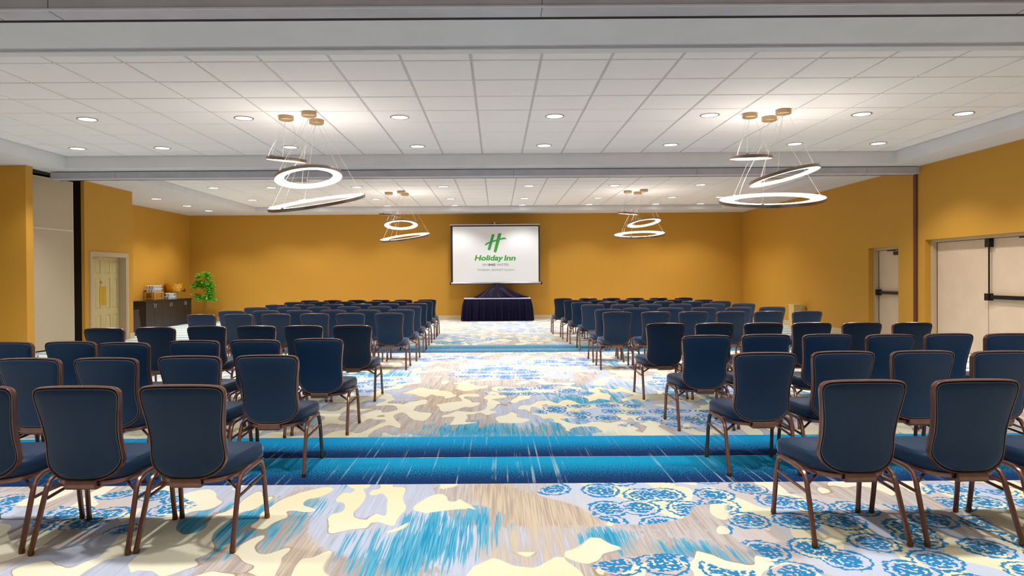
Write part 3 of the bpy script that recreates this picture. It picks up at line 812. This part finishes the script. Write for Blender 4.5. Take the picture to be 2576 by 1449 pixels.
def text(body, x0, x1, ytop, ybase, mat, name, shear=0.0, bold=0.0, ref=None):
    """lettering set to run from x0 to x1 with caps from ytop to ybase"""
    cu = bpy.data.curves.new(name, 'FONT'); cu.body = body; cu.size = 1.0; cu.offset = bold; cu.resolution_u = 3
    to = bpy.data.objects.new(name, cu); COL.objects.link(to)
    dg = bpy.context.evaluated_depsgraph_get()
    me = bpy.data.meshes.new_from_object(to.evaluated_get(dg))
    bpy.data.objects.remove(to); bpy.data.curves.remove(cu)
    vx = [v.co.x for v in me.vertices]; lo, hi = min(vx), max(vx)
    cap = 0.69 + bold
    ax = sp(1080+x0/4.83, 540+ybase/4.83); bx_ = sp(1080+x1/4.83, 540+ybase/4.83); tz = sp(1080+x0/4.83, 540+ytop/4.83)[1]
    H = tz-ax[1]; W = bx_[0]-ax[0]-shear*H
    for v in me.vertices:
        x, y = v.co.x, v.co.y
        v.co = (ax[0] + (x-lo)/(hi-lo)*W + shear*H*y/cap, -0.0045, ax[1] + y/cap*H)
    me.materials.clear(); me.materials.append(M[mat])
    return obj(name, me, e)
text('Holiday', 552, 906, 492, 556, 'logo_green', 'screen_lettering', 0.22, 0.034)
text('lnn', 910, 1060, 492, 556, 'logo_green', 'screen_lettering', 0.22, 0.034)
text('AN', 645, 707, 594, 621, 'text_grey', 'screen_lettering', 0, 0)
text('IHG', 721, 803, 594, 621, 'text_dark', 'screen_lettering', 0, 0.03)
text('\u00ae', 805, 815, 590, 600, 'text_grey', 'screen_lettering')
text('HOTEL', 830, 972, 594, 621, 'text_grey', 'screen_lettering', 0, 0)
text('PHOENIX', 590, 738, 660, 684, 'text_pale', 'screen_lettering', 0, 0.0)
text('AIRPORT', 752, 902, 660, 684, 'text_pale', 'screen_lettering', 0, 0.0)
text('NORTH', 914, 1030, 660, 684, 'text_pale', 'screen_lettering', 0, 0.0)

# ------------------------------------------------------------------ sideboard and what stands on it
BX0, BX1, BY0, BY1, BZ = -10.23, -9.75, 19.27, 22.15, 0.805
e = tag(empty('sideboard', ((BX0+BX1)/2, (BY0+BY1)/2, 0)), 'dark espresso sideboard with paired doors in the recess', 'sideboard')
ox, oy = (BX0+BX1)/2, (BY0+BY1)/2; hx, hy = (BX1-BX0)/2, (BY1-BY0)/2
MB().box((-hx, -hy, 0.06), (hx-0.02, hy, BZ-0.03)).build('body', 'espresso', e)
MB().box((-hx+0.02, -hy+0.03, 0), (hx-0.05, hy-0.03, 0.06)).build('plinth', 'black_metal', e)
MB().box((-hx, -hy-0.015, BZ-0.03), (hx+0.012, hy+0.015, BZ)).build('top', 'espresso', e)
dw = 2*hy/6
for k in range(6):
    y0 = -hy+k*dw
    dr = MB().box((hx-0.02, y0+0.004, 0.075), (hx, y0+dw-0.004, BZ-0.035)).build('door', 'espresso', e)
    yh = y0+dw-0.05 if k % 2 == 0 else y0+0.05
    MB().tube([(hx, yh, BZ-0.09), (hx+0.03, yh, BZ-0.09), (hx+0.03, yh, BZ-0.19), (hx, yh, BZ-0.19)], 0.011, 6).build('handle', 'silver', dr)
# bamboo riser
RX, RY = -10.05, 20.36
e = tag(empty('serving_riser', (RX, RY, BZ)), 'bamboo riser stand holding stacked glasses on the sideboard', 'riser')
MB().box((-0.15, -0.275, 0.215), (0.15, 0.275, 0.235)).build('shelf', 'bamboo', e)
for sy in (-0.255, 0.255):
    for sx in (-0.135, 0.135):
        MB().box((sx-0.012, sy-0.012, 0), (sx+0.012, sy+0.012, 0.215)).build('leg', 'bamboo', e)
    MB().box((-0.125, sy-0.008, 0.035), (0.125, sy+0.008, 0.055)).build('rail', 'bamboo', e)
MB().box((0.127, -0.243, 0.035), (0.143, 0.243, 0.055)).build('rail', 'bamboo', e)
glass_me = MB().lathe([(0.026, 0.0), (0.030, 0.004), (0.036, 0.085), (0.033, 0.085), (0.028, 0.008)], 12, cap0=True, cap1=True).mesh('glass_wall', 'glass', True)
def glasses(cx, cy, z, nx, ny, lab, grp, sp_=0.074):
    for i in range(nx):
        for j in range(ny):
            o = obj('drinking_glass', glass_me, None, (cx+(j-(ny-1)/2)*sp_, cy+(i-(nx-1)/2)*sp_, z)); tag(o, lab, 'glass', grp)
def tray_(cx, cy, z, hx_, hy_, lab):
    o = MB().box((-hx_, -hy_, 0), (hx_, hy_, 0.006)).box((-hx_, -hy_, 0.006), (-hx_+0.004, hy_, 0.014)).box((hx_-0.004, -hy_, 0.006), (hx_, hy_, 0.014)).build('serving_tray', 'screen', None, False, (cx, cy, z))
    tag(o, lab, 'tray')
z0 = BZ+0.235
glasses(RX, RY, z0, 7, 3, 'clear drinking glass in the lower tier on the bamboo riser', 'glasses on the riser')
tray_(RX, RY, z0+0.0855, 0.13, 0.262, 'thin white tray between the glass tiers on the riser')
glasses(RX, RY, z0+0.0925, 6, 3, 'clear drinking glass in the upper tier on the bamboo riser', 'glasses on the riser')
tray_(RX, RY, z0+0.178, 0.12, 0.235, 'thin white tray capping the glasses on the riser')
GX, GY = -9.835, 20.88
glasses(GX, GY, BZ, 5, 2, 'clear drinking glass in the lower tier standing on the sideboard top', 'glasses on the sideboard')
tray_(GX, GY, BZ+0.0855, 0.078, 0.19, 'thin white tray between the glass tiers on the sideboard top')
glasses(GX, GY, BZ+0.0925, 4, 2, 'clear drinking glass in the upper tier beside the juice dispenser', 'glasses on the sideboard')
tray_(GX, GY, BZ+0.178, 0.075, 0.152, 'thin white tray capping the glasses beside the dispenser')
# juice dispenser
JX, JY = -9.98, 21.46
e = tag(empty('juice_dispenser', (JX, JY, BZ)), 'round glass dispenser of orange juice on a steel stand', 'juice dispenser')
MB().lathe([(0.13, 0), (0.13, 0.012), (0.105, 0.02), (0.105, 0.19), (0.12, 0.20)], 28).build('stand', 'silver', e, True)
MB().lathe([(0.10, 0.202), (0.17, 0.215), (0.215, 0.26), (0.232, 0.34), (0.236, 0.445)], 36, cap1=True).build('juice', 'juice', e, True)
MB().lathe([(0.11, 0.2005), (0.18, 0.210), (0.225, 0.258), (0.243, 0.34), (0.248, 0.47), (0.246, 0.47), (0.240, 0.34), (0.222, 0.26)], 36, cap0=False, cap1=False).build('bowl', 'clear', e, True)
MB().lathe([(0.25, 0.468), (0.256, 0.476), (0.25, 0.484), (0.0005, 0.49)], 36, cap0=True, cap1=False).build('lid', 'clear', e, True)
tp = MB().tube([(0.19, 0.10, 0.24), (0.27, 0.14, 0.245), (0.275, 0.142, 0.205)], 0.018, 8).build('tap', 'black_metal', e, True)
MB().box((0.255, 0.13, 0.26), (0.285, 0.155, 0.30)).build('tap_lever', 'black_metal', tp)
rn = random.Random(5)
for k in range(11):
    a = -1.45 + 2.5*(k % 6)/5 + (0.22 if k > 5 else 0); zz = 0.36 + (0.0 if k > 5 else 0.07) + rn.uniform(-0.015, 0.015)
    R_ = 0.226
    sl = MB().lathe([(0.034, -0.008), (0.038, 0.0), (0.034, 0.008)], 14).build('orange_slice', 'slice', None, True, (JX+R_*math.cos(a), JY+R_*math.sin(a), BZ+zz))
    sl.rotation_euler = (PI/2, 0, a+PI/2)
    tag(sl, 'orange slice floating in the glass juice dispenser', 'orange slice', 'orange slices in the dispenser')

# ------------------------------------------------------------------ potted tree
TXc, TYc = -9.37, 22.4
e = tag(empty('potted_tree', (TXc, TYc, 0)), 'small leafy green tree with twin stems in the corner by the sideboard', 'potted plant')
pt = MB().lathe([(0.12, 0), (0.15, 0.22), (0.165, 0.26), (0.15, 0.26), (0.14, 0.23)], 20).build('pot', 'pot', e, True)
MB().lathe([(0.138, 0.232), (0.0005, 0.24)], 16, cap0=False, cap1=False).build('soil', 'soil', pt)
s1 = [(-0.03, 0, 0.22), (-0.035, 0.01, 0.5), (-0.05, 0, 0.75), (0.0, 0.02, 1.0), (0.05, 0.0, 1.2), (-0.02, 0.0, 1.45)]
s2 = [(0.03, 0, 0.22), (0.04, -0.01, 0.45), (0.02, 0, 0.7), (0.08, 0.02, 0.95), (0.16, 0.0, 1.1)]
MB().tube(catmull(s1, 4), 0.013, 6).build('stem', 'wood_stem', e, True)
MB().tube(catmull(s2, 4), 0.012, 6).build('stem', 'wood_stem', e, True)
rl = random.Random(11); m = MB()
Z = 0.00159
blobs = [(1560, 265, 130, 55, 90), (1440, 300, 60, 45, 35), (1650, 300, 70, 40, 40), (1440, 400, 80, 40, 60), (1420, 480, 100, 55, 110), (1560, 440, 110, 70, 130), (1680, 440, 90, 60, 100),
         (1660, 540, 70, 60, 100), (1710, 620, 60, 60, 70), (1440, 720, 80, 55, 90), (1600, 720, 80, 70, 90), (1720, 730, 70, 55, 80), (1640, 650, 60, 50, 50), (1390, 660, 30, 30, 20), (1610, 230, 40, 30, 20)]
for bx_, by_, rx_, rz_, n in blobs:
    c = Vector(((bx_-1605)*Z, 0, CAM_H + (701 - (660+by_/8.05))*TYc/1747))
    for k in range(int(n*1.6)):
        d = Vector((rl.gauss(0, 0.55)*rx_*Z, rl.gauss(0, 0.55)*0.17, rl.gauss(0, 0.55)*rz_*Z))
        p = c + d
        L_ = rl.uniform(0.055, 0.09); w_ = L_*0.34
        yaw = rl.uniform(0, 2*PI); pit = rl.uniform(-0.9, 0.35)
        ax = Vector((math.cos(yaw)*math.cos(pit), math.sin(yaw)*math.cos(pit), math.sin(pit)))
        sd = ax.cross(Vector((rl.gauss(0, 0.3), rl.gauss(0, 0.3), 1))).normalized(); nn = sd.cross(ax)
        b = len(m.v)
        m.v += [tuple(p), tuple(p+ax*L_*0.45+sd*w_-nn*0.004), tuple(p+ax*L_), tuple(p+ax*L_*0.45-sd*w_-nn*0.004), tuple(p+ax*L_*0.45+nn*0.004)]
        m.f += [(b, b+1, b+4), (b+1, b+2, b+4), (b+2, b+3, b+4), (b+3, b, b+4)]
fo = m.build('foliage', 'leaf', e); tag(fo, kind='stuff')
br = MB()
for bx_, by_, rx_, rz_, n in blobs[:13]:
    c = Vector(((bx_-1605)*Z, 0, CAM_H + (701 - (660+by_/8.05))*TYc/1747))
    st_ = Vector((0.0, 0.0, max(0.7, c.z-0.18)))
    br.tube([st_, st_.lerp(c, 0.5)+Vector((0, 0.02, -0.02)), c], 0.004, 5)
br.build('branches', 'wood_stem', e)

# ------------------------------------------------------------------ bin behind the wall corner, beige box by the wall
e = tag(empty('waste_bin', (-9.27, 17.5, 0)), 'dark tapered bin between the wall corner and the sideboard', 'bin')
q = lambda a, z: [(-a, -a, z), (a, -a, z), (a, a, z), (-a, a, z)]
MB().rings([q(0.21, 0.0), q(0.155, 0.62), q(0.145, 0.62), q(0.19, 0.02)], True, True).build('bin_body', 'bin', e)
MB().rings([q(0.158, 0.60), q(0.165, 0.605), q(0.165, 0.645), q(0.145, 0.645)], False, False).build('bin_rim', 'bin', e)
e = tag(empty('beige_cabinet', (8.02, 18.55, 0)), 'narrow beige box standing against the ochre wall past the exit door', 'box')
MB().box((-0.16, -0.16, 0.0), (0.06, 0.16, 0.61)).build('body', 'beige_box', e)
MB().box((-0.17, -0.17, 0.61), (0.07, 0.17, 0.635)).build('lid', 'beige_box', e)
MB().box((0.06, -0.10, 0.02), (0.175, 0.10, 0.60)).build('back_box', 'beige_box', e)
# cable on the carpet by the pocket
pts = [(-8.62, 13.0, 0.006), (-8.5, 12.85, 0.006), (-8.42, 12.6, 0.006), (-8.5, 12.4, 0.006)]
tag(MB().tube(catmull(pts, 5), 0.006, 6).build('floor_cable', 'black_metal', None, True), 'short black cable lying on carpet by the pier', 'cable')
